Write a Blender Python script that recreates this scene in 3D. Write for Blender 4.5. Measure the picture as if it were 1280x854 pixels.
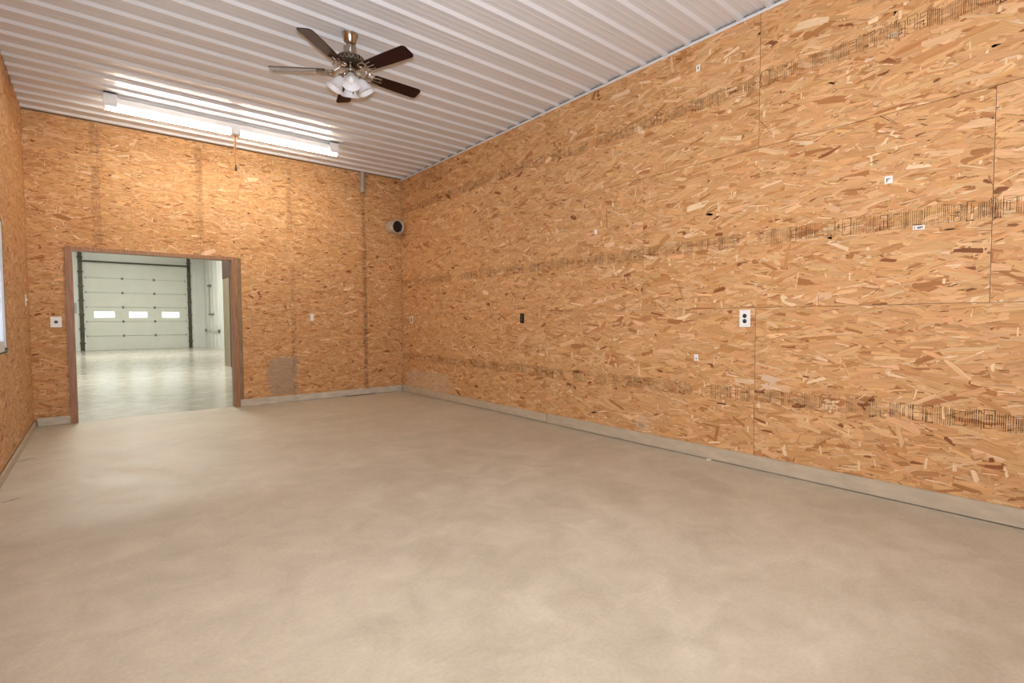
import bpy, bmesh, math, random
import numpy as np
from mathutils import Vector, Matrix

for o in list(bpy.data.objects):
    bpy.data.objects.remove(o, do_unlink=True)
SC = bpy.context.scene
COL = SC.collection
R_ = math.radians

# ------------------------------------------------------------------ camera
RX, LX, DY, CH = 4.048, -0.596, 7.923, 3.601          # right wall, left wall, back wall, ceiling
REAR = -4.0
CAM_Z = 1.196
yaw, pit, rol, FPX = 0.6856, -0.0410, -0.0043, 632.8
F = Vector((math.sin(yaw) * math.cos(pit), math.cos(yaw) * math.cos(pit), math.sin(pit)))
X0 = Vector((math.cos(yaw), -math.sin(yaw), 0))
U0 = X0.cross(F)
XC = X0 * math.cos(rol) + U0 * math.sin(rol)
UC = U0 * math.cos(rol) - X0 * math.sin(rol)
cd = bpy.data.cameras.new('camera')
cd.sensor_width = 36.0
cd.lens = FPX / 1280 * 36.0
cd.clip_start = 0.02
cam = bpy.data.objects.new('camera', cd)
COL.objects.link(cam)
cam.matrix_world = Matrix(((XC.x, UC.x, -F.x, 0), (XC.y, UC.y, -F.y, 0), (XC.z, UC.z, -F.z, CAM_Z), (0, 0, 0, 1)))
SC.camera = cam

# ------------------------------------------------------------------ world, lights, exposure
w = bpy.data.worlds.new('sky')
SC.world = w
w.use_nodes = True
bg = w.node_tree.nodes['Background']
bg.inputs[0].default_value = (0.80, 0.90, 1.0, 1)
bg.inputs[1].default_value = 2.6

def light(name, typ, loc, power, color=(1, 1, 1), rot=(0, 0, 0), **kw):
    l = bpy.data.lights.new(name, typ)
    l.energy = power
    l.color = color
    for k, v in kw.items():
        setattr(l, k, v)
    o = bpy.data.objects.new(name, l)
    COL.objects.link(o)
    o.location = loc
    o.rotation_euler = rot
    return o

# the photographer's flash, just above the lens, head tilted up to bounce off the ceiling
fl = light('camera_flash', 'AREA', Vector((0, 0, CAM_Z)) + UC * 0.16 - F * 0.05, 150, (0.91, 0.97, 1.05), shape='DISK', size=0.10)
fl.rotation_euler = (F * math.cos(R_(40)) + UC * math.sin(R_(40))).to_track_quat('-Z', 'Y').to_euler()
# added ceiling fill behind the camera, standing for unseen light in the near half
light('room_fill', 'AREA', (1.7, -0.8, CH - 0.12), 22, (1.0, 0.97, 0.94), shape='RECTANGLE', size=2.4, size_y=0.3)
# tubes of the shop beyond the doorway
light('shop_tubes', 'AREA', (0.8, 13.5, 4.7), 240, (1.0, 1.0, 0.91), shape='RECTANGLE', size=2.4, size_y=0.5)
light('shop_tubes', 'AREA', (0.8, 22.5, 4.7), 280, (1.0, 1.0, 0.91), shape='RECTANGLE', size=2.4, size_y=0.5)
sun = light('sun', 'SUN', (2, 40, 20), 2.6, (1.0, 0.96, 0.88), angle=R_(1.5))
sun.rotation_euler = Vector((0.05, -1.0, -0.62)).to_track_quat('-Z', 'Y').to_euler()

vs = SC.view_settings
vs.view_transform = 'Standard'
vs.look = 'None'
vs.gamma = 1.0
vs.use_curve_mapping = False
vs.exposure = 0.22

# ------------------------------------------------------------------ materials
MATS = {}
def mat(name, color=(0.8, 0.8, 0.8), rough=0.5, metal=0.0, spec=0.5, noise=None, bump=0.0, bscale=40.0):
    """plain procedural material: base colour broken up by noise"""
    m = bpy.data.materials.new(name)
    m.use_nodes = True
    nt = m.node_tree
    b = nt.nodes['Principled BSDF']
    b.inputs['Base Color'].default_value = (*color, 1)
    b.inputs['Roughness'].default_value = rough
    b.inputs['Metallic'].default_value = metal
    b.inputs['Specular IOR Level'].default_value = spec
    if noise or bump:
        tc = nt.nodes.new('ShaderNodeTexCoord')
    if noise:
        sc, amt = noise[0], noise[1]
        mp = nt.nodes.new('ShaderNodeMapping')
        mp.inputs['Scale'].default_value = noise[2] if len(noise) > 2 else (1, 1, 1)
        nt.links.new(tc.outputs['Object'], mp.inputs[0])
        nz = nt.nodes.new('ShaderNodeTexNoise')
        nz.inputs['Scale'].default_value = sc
        nz.inputs['Detail'].default_value = 5
        nt.links.new(mp.outputs[0], nz.inputs['Vector'])
        r = nt.nodes.new('ShaderNodeValToRGB')
        r.color_ramp.elements[0].position = 0.3
        r.color_ramp.elements[1].position = 0.7
        r.color_ramp.elements[0].color = (*[c * (1 - amt) for c in color], 1)
        r.color_ramp.elements[1].color = (*[min(1, c * (1 + amt)) for c in color], 1)
        nt.links.new(nz.outputs['Fac'], r.inputs[0])
        nt.links.new(r.outputs[0], b.inputs['Base Color'])
    if bump:
        n2 = nt.nodes.new('ShaderNodeTexNoise')
        n2.inputs['Scale'].default_value = bscale
        n2.inputs['Detail'].default_value = 4
        nt.links.new(tc.outputs['Object'], n2.inputs['Vector'])
        bp = nt.nodes.new('ShaderNodeBump')
        bp.inputs['Strength'].default_value = bump
        bp.inputs['Distance'].default_value = 0.01
        nt.links.new(n2.outputs['Fac'], bp.inputs['Height'])
        nt.links.new(bp.outputs[0], b.inputs['Normal'])
    MATS[name] = m
    return m

def strand_mat():
    m = bpy.data.materials.new('osb_strands')
    m.use_nodes = True
    nt = m.node_tree
    b = nt.nodes['Principled BSDF']
    b.inputs['Roughness'].default_value = 0.62
    b.inputs['Specular IOR Level'].default_value = 0.22
    at = nt.nodes.new('ShaderNodeAttribute'); at.attribute_name = 'tint'
    gr = nt.nodes.new('ShaderNodeAttribute'); gr.attribute_name = 'grain'
    mp = nt.nodes.new('ShaderNodeMapping')
    mp.inputs['Scale'].default_value = (9, 170, 1)
    nt.links.new(gr.outputs['Vector'], mp.inputs[0])
    nz = nt.nodes.new('ShaderNodeTexNoise')
    nz.inputs['Scale'].default_value = 1.0
    nz.inputs['Detail'].default_value = 3
    nt.links.new(mp.outputs[0], nz.inputs['Vector'])
    mr = nt.nodes.new('ShaderNodeMapRange')
    mr.inputs['From Min'].default_value = 0.25
    mr.inputs['From Max'].default_value = 0.75
    mr.inputs['To Min'].default_value = 0.80
    mr.inputs['To Max'].default_value = 1.16
    nt.links.new(nz.outputs['Fac'], mr.inputs[0])
    mx = nt.nodes.new('ShaderNodeVectorMath'); mx.operation = 'SCALE'
    nt.links.new(at.outputs['Color'], mx.inputs[0])
    nt.links.new(mr.outputs[0], mx.inputs['Scale'])
    nt.links.new(mx.outputs[0], b.inputs['Base Color'])
    return m

def ink_mat(name='stamp_ink', color=(0.085, 0.042, 0.02), amax=0.85):
    m = bpy.data.materials.new(name)
    m.use_nodes = True
    nt = m.node_tree
    b = nt.nodes['Principled BSDF']
    b.inputs['Base Color'].default_value = (*color, 1)
    b.inputs['Roughness'].default_value = 0.8
    b.inputs['Specular IOR Level'].default_value = 0.1
    tc = nt.nodes.new('ShaderNodeTexCoord')
    nz = nt.nodes.new('ShaderNodeTexNoise')
    nz.inputs['Scale'].default_value = 22
    nz.inputs['Detail'].default_value = 4
    nt.links.new(tc.outputs['Object'], nz.inputs['Vector'])
    mr = nt.nodes.new('ShaderNodeMapRange')
    mr.inputs['From Min'].default_value = 0.36
    mr.inputs['From Max'].default_value = 0.64
    mr.inputs['To Min'].default_value = 0.15
    mr.inputs['To Max'].default_value = amax
    nt.links.new(nz.outputs['Fac'], mr.inputs[0])
    nt.links.new(mr.outputs[0], b.inputs['Alpha'])
    return m

def concrete(name, lo, hi, rough, rvar, sc=1.0, bump=0.10):
    m = bpy.data.materials.new(name)
    m.use_nodes = True
    nt = m.node_tree
    b = nt.nodes['Principled BSDF']
    tc = nt.nodes.new('ShaderNodeTexCoord')
    def nz(scale, det, dist=0.0, vs=(1, 1, 1)):
        mp = nt.nodes.new('ShaderNodeMapping')
        mp.inputs['Scale'].default_value = vs
        nt.links.new(tc.outputs['Object'], mp.inputs[0])
        n = nt.nodes.new('ShaderNodeTexNoise')
        n.inputs['Scale'].default_value = scale
        n.inputs['Detail'].default_value = det
        n.inputs['Roughness'].default_value = 0.62
        n.inputs['Distortion'].default_value = dist
        nt.links.new(mp.outputs[0], n.inputs['Vector'])
        return n
    a = nz(0.55 * sc, 8, 1.2, (1, 1.6, 1))
    c = nz(4.5 * sc, 8, 0.6)
    d = nz(60 * sc, 4)
    m1 = nt.nodes.new('ShaderNodeMath'); m1.operation = 'MULTIPLY_ADD'
    m1.inputs[1].default_value = 0.45
    nt.links.new(c.outputs['Fac'], m1.inputs[0])
    m0 = nt.nodes.new('ShaderNodeMath'); m0.operation = 'MULTIPLY_ADD'
    m0.inputs[1].default_value = 0.22
    nt.links.new(d.outputs['Fac'], m0.inputs[0])
    m2 = nt.nodes.new('ShaderNodeMath'); m2.operation = 'MULTIPLY'
    m2.inputs[1].default_value = 0.33
    nt.links.new(a.outputs['Fac'], m2.inputs[0])
    nt.links.new(m2.outputs[0], m0.inputs[2])
    nt.links.new(m0.outputs[0], m1.inputs[2])
    r = nt.nodes.new('ShaderNodeValToRGB')
    r.color_ramp.elements[0].position = 0.36
    r.color_ramp.elements[1].position = 0.64
    r.color_ramp.elements[0].color = (*lo, 1)
    r.color_ramp.elements[1].color = (*hi, 1)
    nt.links.new(m1.outputs[0], r.inputs[0])
    nt.links.new(r.outputs[0], b.inputs['Base Color'])
    mr = nt.nodes.new('ShaderNodeMapRange')
    mr.inputs['From Min'].default_value = 0.35
    mr.inputs['From Max'].default_value = 0.65
    mr.inputs['To Min'].default_value = rough - rvar
    mr.inputs['To Max'].default_value = rough + rvar
    nt.links.new(c.outputs['Fac'], mr.inputs[0])
    nt.links.new(mr.outputs[0], b.inputs['Roughness'])
    bp = nt.nodes.new('ShaderNodeBump')
    bp.inputs['Strength'].default_value = bump
    bp.inputs['Distance'].default_value = 0.01
    nt.links.new(c.outputs['Fac'], bp.inputs['Height'])
    nt.links.new(bp.outputs[0], b.inputs['Normal'])
    return m

def emit_mat(name, color, strength):
    m = bpy.data.materials.new(name)
    m.use_nodes = True
    b = m.node_tree.nodes['Principled BSDF']
    b.inputs['Base Color'].default_value = (0.9, 0.9, 0.9, 1)
    b.inputs['Emission Color'].default_value = (*color, 1)
    b.inputs['Emission Strength'].default_value = strength
    return m

def glass_mat(name, color=(1, 1, 1), rough=0.0, trans=1.0):
    m = mat(name, color, rough)
    b = m.node_tree.nodes['Principled BSDF']
    b.inputs['Transmission Weight'].default_value = trans
    b.inputs['IOR'].default_value = 1.45
    return m

M_STRAND = strand_mat()
M_INK = ink_mat()
M_INK_RED = ink_mat('faded_red_ink', (0.16, 0.065, 0.035), 0.75)
M_BOARD = mat('osb_board', (0.16, 0.075, 0.025), 0.8, spec=0.1, noise=(30, 0.3))
M_FLOOR = concrete('concrete_floor', (0.42, 0.365, 0.275), (0.63, 0.565, 0.45), 0.54, 0.08)
M_SHOPF = concrete('shop_concrete', (0.44, 0.41, 0.34), (0.60, 0.565, 0.48), 0.19, 0.06, bump=0.22)
M_LINER = mat('white_liner', (0.70, 0.70, 0.66), 0.35, noise=(3, 0.03))
M_FRAME = mat('wall_framing', (0.30, 0.2, 0.11), 0.8, noise=(6, 0.2))
M_CEIL = mat('ceiling_steel', (0.70, 0.70, 0.715), 0.24, spec=0.5, noise=(1.2, 0.03))
M_BASE = mat('baseboard_paint', (0.50, 0.415, 0.305), 0.6, noise=(7, 0.10, (1, 1, 3)), bump=0.08)
M_BASE2 = mat('baseboard_pale', (0.56, 0.51, 0.42), 0.6, noise=(7, 0.16, (1, 1, 3)), bump=0.08)
M_CASING = mat('stained_casing', (0.33, 0.165, 0.080), 0.45, noise=(9, 0.30, (9, 9, 0.7)), bump=0.04)
M_WHITE = mat('white_plastic', (0.86, 0.85, 0.82), 0.35, noise=(20, 0.02))
M_FIXT = mat('fixture_enamel', (0.80, 0.79, 0.80), 0.3, noise=(8, 0.03))
M_BLACK = mat('black_plastic', (0.008, 0.008, 0.010), 0.4, noise=(20, 0.1))
M_NICKEL = mat('brushed_nickel', (0.50, 0.45, 0.38), 0.22, 1.0, noise=(30, 0.06, (1, 1, 6)))
M_DARKMET = mat('dark_metal', (0.10, 0.085, 0.07), 0.32, 1.0, noise=(20, 0.2))
M_BLADE = mat('walnut_blade', (0.022, 0.005, 0.004), 0.42, spec=0.22, noise=(14, 0.35, (1, 8, 1)))
M_BLADE_TOP = mat('oak_blade_face', (0.30, 0.17, 0.075), 0.35, noise=(14, 0.3, (1, 8, 1)))
M_SHADE = glass_mat('frosted_glass', (0.93, 0.92, 0.95), 0.25, 0.22)
M_BULB = mat('bulb_glass', (0.9, 0.88, 0.82), 0.2)
M_TUBE = emit_mat('fluorescent_tube', (1.0, 0.94, 0.82), 38.0)
M_GALV = mat('galvanised', (0.62, 0.59, 0.53), 0.40, 0.45, noise=(18, 0.15))
M_SOOT = mat('soot', (0.006, 0.006, 0.007), 0.9, noise=(40, 0.3))
M_PVC = mat('grey_pvc', (0.40, 0.37, 0.33), 0.45, noise=(14, 0.06))
M_CORD = mat('cord_braid', (0.42, 0.17, 0.06), 0.7, noise=(50, 0.2))
M_KNOB = mat('dark_wood_knob', (0.06, 0.02, 0.01), 0.4, noise=(50, 0.2))
M_DOOR = mat('door_section_paint', (0.66, 0.66, 0.59), 0.4, noise=(2, 0.03))
M_JOINT = mat('joint_grey', (0.36, 0.36, 0.31), 0.5, noise=(9, 0.1))
M_TRACK = mat('track_steel', (0.085, 0.075, 0.055), 0.5, 0.6, noise=(9, 0.35))
M_HINGE = mat('hinge_steel', (0.22, 0.21, 0.18), 0.45, 0.7, noise=(20, 0.2))
M_PANE = glass_mat('window_glass', (0.95, 0.98, 1.0), 0.0, 1.0)
M_ACRYL = glass_mat('acrylic_pane', (1.0, 1.0, 1.0), 0.15, 1.0)
M_VINYL = mat('window_vinyl', (0.74, 0.77, 0.80), 0.35, noise=(12, 0.03))
M_GASKET = mat('window_gasket', (0.02, 0.02, 0.022), 0.5, noise=(20, 0.1))
M_LABEL = mat('paper_label', (0.82, 0.80, 0.76), 0.7, noise=(60, 0.04))
M_LINK = mat('label_print', (0.06, 0.05, 0.05), 0.7, noise=(60, 0.2))
M_PLY = mat('plywood', (0.30, 0.235, 0.15), 0.6, noise=(5, 0.22, (5, 5, 0.6)))
M_GREYBOX = mat('grey_enamel', (0.34, 0.35, 0.32), 0.4, noise=(9, 0.06))
M_DARKWOOD = mat('dark_board', (0.075, 0.028, 0.012), 0.6, noise=(6, 0.3, (6, 6, 0.7)))
M_CRACK = mat('crack_dark', (0.10, 0.075, 0.05), 0.9, noise=(40, 0.3))
M_EDGE = mat('ceiling_angle', (0.70, 0.73, 0.76), 0.3, noise=(9, 0.03))
M_CHIP = mat('pale_chip', (0.75, 0.68, 0.55), 0.7, noise=(50, 0.1))

# ------------------------------------------------------------------ mesh helpers
class MB:
    def __init__(s):
        s.bm = bmesh.new()
    def box(s, x0, x1, y0, y1, z0, z1, bev=0.0):
        b = bmesh.new()
        bmesh.ops.create_cube(b, size=1)
        for v in b.verts:
            v.co = ((x0 + x1) / 2 + v.co.x * (x1 - x0), (y0 + y1) / 2 + v.co.y * (y1 - y0), (z0 + z1) / 2 + v.co.z * (z1 - z0))
        if bev:
            bmesh.ops.bevel(b, geom=b.edges[:], offset=bev, segments=2, affect='EDGES')
        s.merge(b)
        return s
    def merge(s, b, mtx=None):
        me = bpy.data.meshes.new('tmp')
        b.to_mesh(me)
        b.free()
        if mtx is not None:
            me.transform(mtx)
        s.bm.from_mesh(me)
        bpy.data.meshes.remove(me)
    def tube(s, pts, r, n=10, caps=True):
        """swept round tube; r number or list"""
        pts = [Vector(p) for p in pts]
        rs = r if isinstance(r, (list, tuple)) else [r] * len(pts)
        rings = []
        prev = None
        for i, p in enumerate(pts):
            t = (pts[min(i + 1, len(pts) - 1)] - pts[max(i - 1, 0)]).normalized()
            if prev is None:
                a = t.orthogonal().normalized()
            else:
                a = (prev - t * prev.dot(t)).normalized()
            prev = a
            b = t.cross(a)
            rings.append([s.bm.verts.new(p + (a * math.cos(2 * math.pi * k / n) + b * math.sin(2 * math.pi * k / n)) * rs[i]) for k in range(n)])
        for i in range(len(rings) - 1):
            for k in range(n):
                s.bm.faces.new((rings[i][k], rings[i][(k + 1) % n], rings[i + 1][(k + 1) % n], rings[i + 1][k]))
        if caps:
            s.bm.faces.new(rings[0][::-1])
            s.bm.faces.new(rings[-1])
        return s
    def lathe(s, prof, n=24, mtx=None, closed=False):
        """profile of (r, z) about local z"""
        b = bmesh.new()
        rings = []
        for (r, z) in prof:
            if r < 1e-6:
                rings.append([b.verts.new((0, 0, z))])
            else:
                rings.append([b.verts.new((r * math.cos(2 * math.pi * k / n), r * math.sin(2 * math.pi * k / n), z)) for k in range(n)])
        pairs = list(zip(rings[:-1], rings[1:]))
        if closed:
            pairs.append((rings[-1], rings[0]))
        for A, B in pairs:
            for k in range(n):
                k2 = (k + 1) % n
                if len(A) == 1 and len(B) == 1:
                    continue
                if len(A) == 1:
                    b.faces.new((A[0], B[k2], B[k]))
                elif len(B) == 1:
                    b.faces.new((A[k], A[k2], B[0]))
                else:
                    b.faces.new((A[k], A[k2], B[k2], B[k]))
        s.merge(b, mtx)
        return s
    def poly(s, pts, thick, mtx=None):
        """flat outline (x, y) given thickness along z"""
        b = bmesh.new()
        lo = [b.verts.new((x, y, -thick / 2)) for x, y in pts]
        hi = [b.verts.new((x, y, thick / 2)) for x, y in pts]
        b.faces.new(lo[::-1]); b.faces.new(hi)
        n = len(pts)
        for k in range(n):
            b.faces.new((lo[k], lo[(k + 1) % n], hi[(k + 1) % n], hi[k]))
        s.merge(b, mtx)
        return s
    def mesh(s, name, material, smooth=False):
        bmesh.ops.recalc_face_normals(s.bm, faces=s.bm.faces)
        me = bpy.data.meshes.new(name)
        s.bm.to_mesh(me)
        s.bm.free()
        me.materials.append(material)
        if smooth:
            for p in me.polygons:
                p.use_smooth = True
            try:
                me.set_sharp_from_angle(angle=R_(40))
            except Exception:
                pass
        return me
    def build(s, name, material, parent=None, loc=(0, 0, 0), rot=(0, 0, 0), smooth=False):
        return link(name, s.mesh(name, material, smooth), parent, loc, rot)

def link(name, me, parent=None, loc=(0, 0, 0), rot=(0, 0, 0)):
    o = bpy.data.objects.new(name, me)
    COL.objects.link(o)
    o.location = loc
    o.rotation_euler = rot
    if parent:
        o.parent = parent
    return o

def thing(name, label, cat, loc=(0, 0, 0), rot=(0, 0, 0), group=None):
    o = link(name, None, None, loc, rot)
    return tag(o, label, cat, group)

def tag(o, label, cat, group=None):
    o['label'] = label
    o['category'] = cat
    if group:
        o['group'] = group
    return o

def struct(o, label=None):
    o['kind'] = 'structure'
    if label:
        o['label'] = label
    return o

def bx(name, m, x0, x1, y0, y1, z0, z1, parent=None, bev=0.0):
    """box as an object whose origin is the centre of its base"""
    c = ((x0 + x1) / 2, (y0 + y1) / 2, z0)
    return MB().box(x0 - c[0], x1 - c[0], y0 - c[1], y1 - c[1], 0, z1 - z0, bev).build(name, m, parent, c)

# ------------------------------------------------------------------ OSB panels with real strands
PAL = np.array([
    (0.645, 0.385, 0.180), (0.670, 0.415, 0.200), (0.600, 0.345, 0.150), (0.700, 0.450, 0.235),
    (0.630, 0.370, 0.175), (0.540, 0.285, 0.115), (0.740, 0.500, 0.285), (0.440, 0.210, 0.080),
    (0.820, 0.620, 0.410), (0.270, 0.105, 0.040)]) * np.array((0.95, 0.865, 0.80))
PW = np.array([22, 20, 17, 14, 12, 8, 6.5, 4.5, 1.8, 1.8], float)
PW /= PW.sum()

def strands(rng, wd, ht, layers=6.0, vertical=False, stains=(), scale=1.0):
    L0, W0 = 0.120 * scale, 0.028 * scale
    n = int(wd * ht / (L0 * W0) * layers) + 8
    ln = np.clip(rng.normal(L0, 0.042 * scale, n), 0.035, 0.24)
    wi = np.clip(rng.lognormal(math.log(0.026 * scale), 0.48, n), 0.007, 0.065)
    an = rng.normal(0, R_(16), n)
    odd = rng.random(n)
    an = np.where(odd < 0.05, rng.uniform(-math.pi, math.pi, n), an)
    up = (odd > 0.05) & (odd < 0.066)
    an = np.where(up, math.pi / 2 + rng.normal(0, .12, n), an)
    ci = rng.choice(len(PAL), n, p=PW)
    col = PAL[ci] * rng.normal(1, 0.055, (n, 1)) * rng.normal(1, 0.02, (n, 3))
    big = ci == 9
    ln = np.where(big, ln * 0.6, ln)
    ln = np.where(up, ln * 0.45, ln); wi = np.where(up, wi * 0.5, wi)
    col[up] = np.array((0.78, 0.55, 0.33))
    # dark splinters, and dark slivers painted in for the shade of gaps between strands
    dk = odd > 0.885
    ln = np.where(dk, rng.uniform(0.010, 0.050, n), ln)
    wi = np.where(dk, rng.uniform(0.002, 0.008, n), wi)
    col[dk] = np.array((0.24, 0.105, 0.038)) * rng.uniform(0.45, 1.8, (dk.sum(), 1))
    # thin pale splinters
    pk = (odd > 0.855) & (odd <= 0.885)
    wi = np.where(pk, rng.uniform(0.003, 0.009, n), wi)
    col[pk] = np.array((0.80, 0.58, 0.36)) * rng.uniform(0.85, 1.1, (pk.sum(), 1))
    cx = rng.uniform(-0.02, wd + 0.02, n); cz = rng.uniform(-0.02, ht + 0.02, n)
    order = rng.random(n)
    order = np.where(dk | pk | up, 0.55 + 0.45 * order, order)     # splinters lie near the top
    # thin brown shadow line painted along one long side of some strands
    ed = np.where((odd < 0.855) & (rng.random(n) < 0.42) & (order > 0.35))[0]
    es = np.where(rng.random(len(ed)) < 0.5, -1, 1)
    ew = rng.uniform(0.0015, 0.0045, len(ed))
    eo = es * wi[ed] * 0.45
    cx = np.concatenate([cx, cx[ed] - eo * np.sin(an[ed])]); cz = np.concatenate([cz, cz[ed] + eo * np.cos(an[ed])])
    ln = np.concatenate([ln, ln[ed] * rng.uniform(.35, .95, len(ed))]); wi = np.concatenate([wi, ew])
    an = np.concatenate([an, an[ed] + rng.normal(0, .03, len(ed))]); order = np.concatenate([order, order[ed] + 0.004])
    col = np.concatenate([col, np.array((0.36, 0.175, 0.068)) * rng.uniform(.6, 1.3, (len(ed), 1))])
    n = len(cx)
    for (sx, sz, rx, rz, sc, k) in stains:                          # dust and paint stains with their own outline
        d = np.maximum(abs(cx - sx) / rx, abs(cz - sz) / rz) + rng.normal(0, .06, n)
        a = (np.clip((1 - d) * 6, 0, 1) * k)[:, None]
        col = col * (1 - a) + np.array(sc) * a
    # irregular six-sided flakes
    hx = ln / 2; hw = wi / 2
    NV = 6
    P = np.empty((n, NV, 2))
    t0 = np.abs(rng.normal(0, 0.35, n)) * wi; t1 = np.abs(rng.normal(0, 0.35, n)) * wi
    s0 = rng.normal(0, 0.40, n) * wi; s1 = rng.normal(0, 0.40, n) * wi
    lim = 0.30 * ln
    t0, t1, s0, s1 = (np.clip(q, -lim, lim) for q in (t0, t1, s0, s1))
    t0 = np.maximum(t0, np.abs(s0)); t1 = np.maximum(t1, np.abs(s1))
    u = lambda: rng.uniform(0.65, 1.0, n)
    P[:, 0] = np.stack([-hx + s0, -hw * u()], 1)
    P[:, 1] = np.stack([hx + s1, -hw * u()], 1)
    P[:, 2] = np.stack([hx + t1, hw * rng.uniform(-.5, .5, n)], 1)
    P[:, 3] = np.stack([hx - s1, hw * u()], 1)
    P[:, 4] = np.stack([-hx - s0, hw * u()], 1)
    P[:, 5] = np.stack([-hx - t0, hw * rng.uniform(-.5, .5, n)], 1)
    G = np.empty((n, NV, 3)); G[:, :, :2] = P + rng.uniform(0, 50, (n, 1, 2)); G[:, :, 2] = rng.uniform(0, 99, (n, 1))
    if vertical:
        an = an + math.pi / 2
    ca, sa = np.cos(an)[:, None], np.sin(an)[:, None]
    V = np.empty((n, NV, 3))
    V[:, :, 0] = np.clip(cx[:, None] + P[:, :, 0] * ca - P[:, :, 1] * sa, 0, wd)
    V[:, :, 2] = np.clip(cz[:, None] + P[:, :, 0] * sa + P[:, :, 1] * ca, 0, ht)
    V[:, :, 1] = (-0.0006 - 0.0013 * order)[:, None]
    keep = (V[:, :, 0].max(1) - V[:, :, 0].min(1) > 1e-3) & (V[:, :, 2].max(1) - V[:, :, 2].min(1) > 1e-3)
    return V[keep], G[keep], col[keep]

def strand_mesh(V, G, col, base):
    n, NV = V.shape[:2]
    wd, ht = base
    # bottom layer: broad overlapping flakes laid in courses so that no gap stays open
    nx, nz_ = max(1, int(math.ceil(wd / 0.10))), max(1, int(math.ceil(ht / 0.05)))
    gx, gz = np.meshgrid(np.linspace(0, wd, nx + 1)[:-1], np.linspace(0, ht, nz_ + 1)[:-1])
    gx, gz = gx.ravel(), gz.ravel()
    dx, dz = wd / nx, ht / nz_
    Q = np.empty((len(gx), NV, 3))
    for k, (a, b) in enumerate([(-.1, -.1), (.5, -.1), (1.1, -.1), (1.1, 1.1), (.5, 1.1), (-.1, 1.1)]):
        Q[:, k, 0] = np.clip(gx + a * dx, 0, wd); Q[:, k, 2] = np.clip(gz + b * dz, 0, ht)
    lift = ((np.arange(len(gx)) * 7) % 11) / 11.0
    Q[:, :, 1] = (-0.00035 - 0.0002 * lift)[:, None]
    V = np.concatenate([Q, V]); G = np.concatenate([Q[:, :, [0, 2, 1]], G])
    col = np.concatenate([PAL[(np.arange(len(gx)) * 5) % 6] * 0.86, col]); n += len(gx)
    me = bpy.data.meshes.new('wood_strands')
    me.vertices.add(n * NV)
    me.vertices.foreach_set('co', V.reshape(-1).astype(np.float32))
    me.loops.add(n * NV)
    me.loops.foreach_set('vertex_index', np.arange(n * NV, dtype=np.int32))
    me.polygons.add(n)
    me.polygons.foreach_set('loop_start', np.arange(0, n * NV, NV, dtype=np.int32))
    me.update(calc_edges=True)
    me.polygons.foreach_set('use_smooth', np.zeros(n, dtype=bool))
    a = me.attributes.new('grain', 'FLOAT_VECTOR', 'POINT')
    a.data.foreach_set('vector', G.reshape(-1).astype(np.float32))
    c = me.attributes.new('tint', 'FLOAT_COLOR', 'FACE')
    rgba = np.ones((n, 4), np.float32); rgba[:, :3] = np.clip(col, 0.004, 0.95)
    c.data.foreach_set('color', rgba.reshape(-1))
    me.materials.append(M_STRAND)
    return me

def stamp(rng, parent, length, height, at, vertical=False, gaps=0.25, y=-0.0023, ink=None):
    """worn mill print: a row of narrow upright strokes and box-shaped letters"""
    vs_, fs = [], []
    def q(u0, u1, w0, w1):
        k = len(vs_)
        P = [(u0, w0), (u1, w0), (u1, w1), (u0, w1)]
        for (a, b) in P:
            if vertical:
                vs_.append((at[0] + b, y, at[1] + a))
            else:
                vs_.append((at[0] + a, y, at[1] + b))
        fs.append((k, k + 1, k + 2, k + 3))
    u = 0.0
    while u < length:
        if rng.random() < gaps * 0.12:
            u += rng.uniform(0.04, 0.20)
            continue
        r = rng.random()
        t = rng.uniform(0.0026, 0.0045)
        lo, hi = -height / 2 * rng.uniform(.8, 1), height / 2 * rng.uniform(.8, 1)
        if r < 0.62:
            for _ in range(rng.integers(2, 8)):
                q(u, u + t, lo * rng.uniform(.75, 1), hi * rng.uniform(.75, 1)); u += rng.uniform(0.0075, 0.012)
        else:
            wl = rng.uniform(0.03, 0.055)
            a, b = lo * rng.uniform(.7, 1), hi * rng.uniform(.7, 1)
            q(u, u + t * 1.3, a, b)
            if r < 0.92: q(u + wl, u + wl + t * 1.3, a, b)
            q(u, u + wl, b - t, b); q(u, u + wl, a, a + t)
            if rng.random() < .6: q(u, u + wl, (a + b) / 2, (a + b) / 2 + t)
            for f_ in (.25, .5, .75):
                if rng.random() < .6:
                    q(u + f_ * wl, u + f_ * wl + t, a * rng.uniform(.4, .8), b * rng.uniform(.4, .8))
            if rng.random() < .5:
                q(u + .2 * wl, u + .8 * wl, b * .5, b * .5 + t); q(u + .2 * wl, u + .8 * wl, a * .5, a * .5 + t)
            u += wl + rng.uniform(0.008, 0.014)
    if not fs:
        return
    me = bpy.data.meshes.new('mill_stamp')
    me.from_pydata(vs_, [], fs)
    me.materials.append(ink or M_INK)
    o = link('mill_stamp', me, parent)
    o['kind'] = 'stuff'
    o['label'] = 'worn dark ink mill print'
    return o

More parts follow.
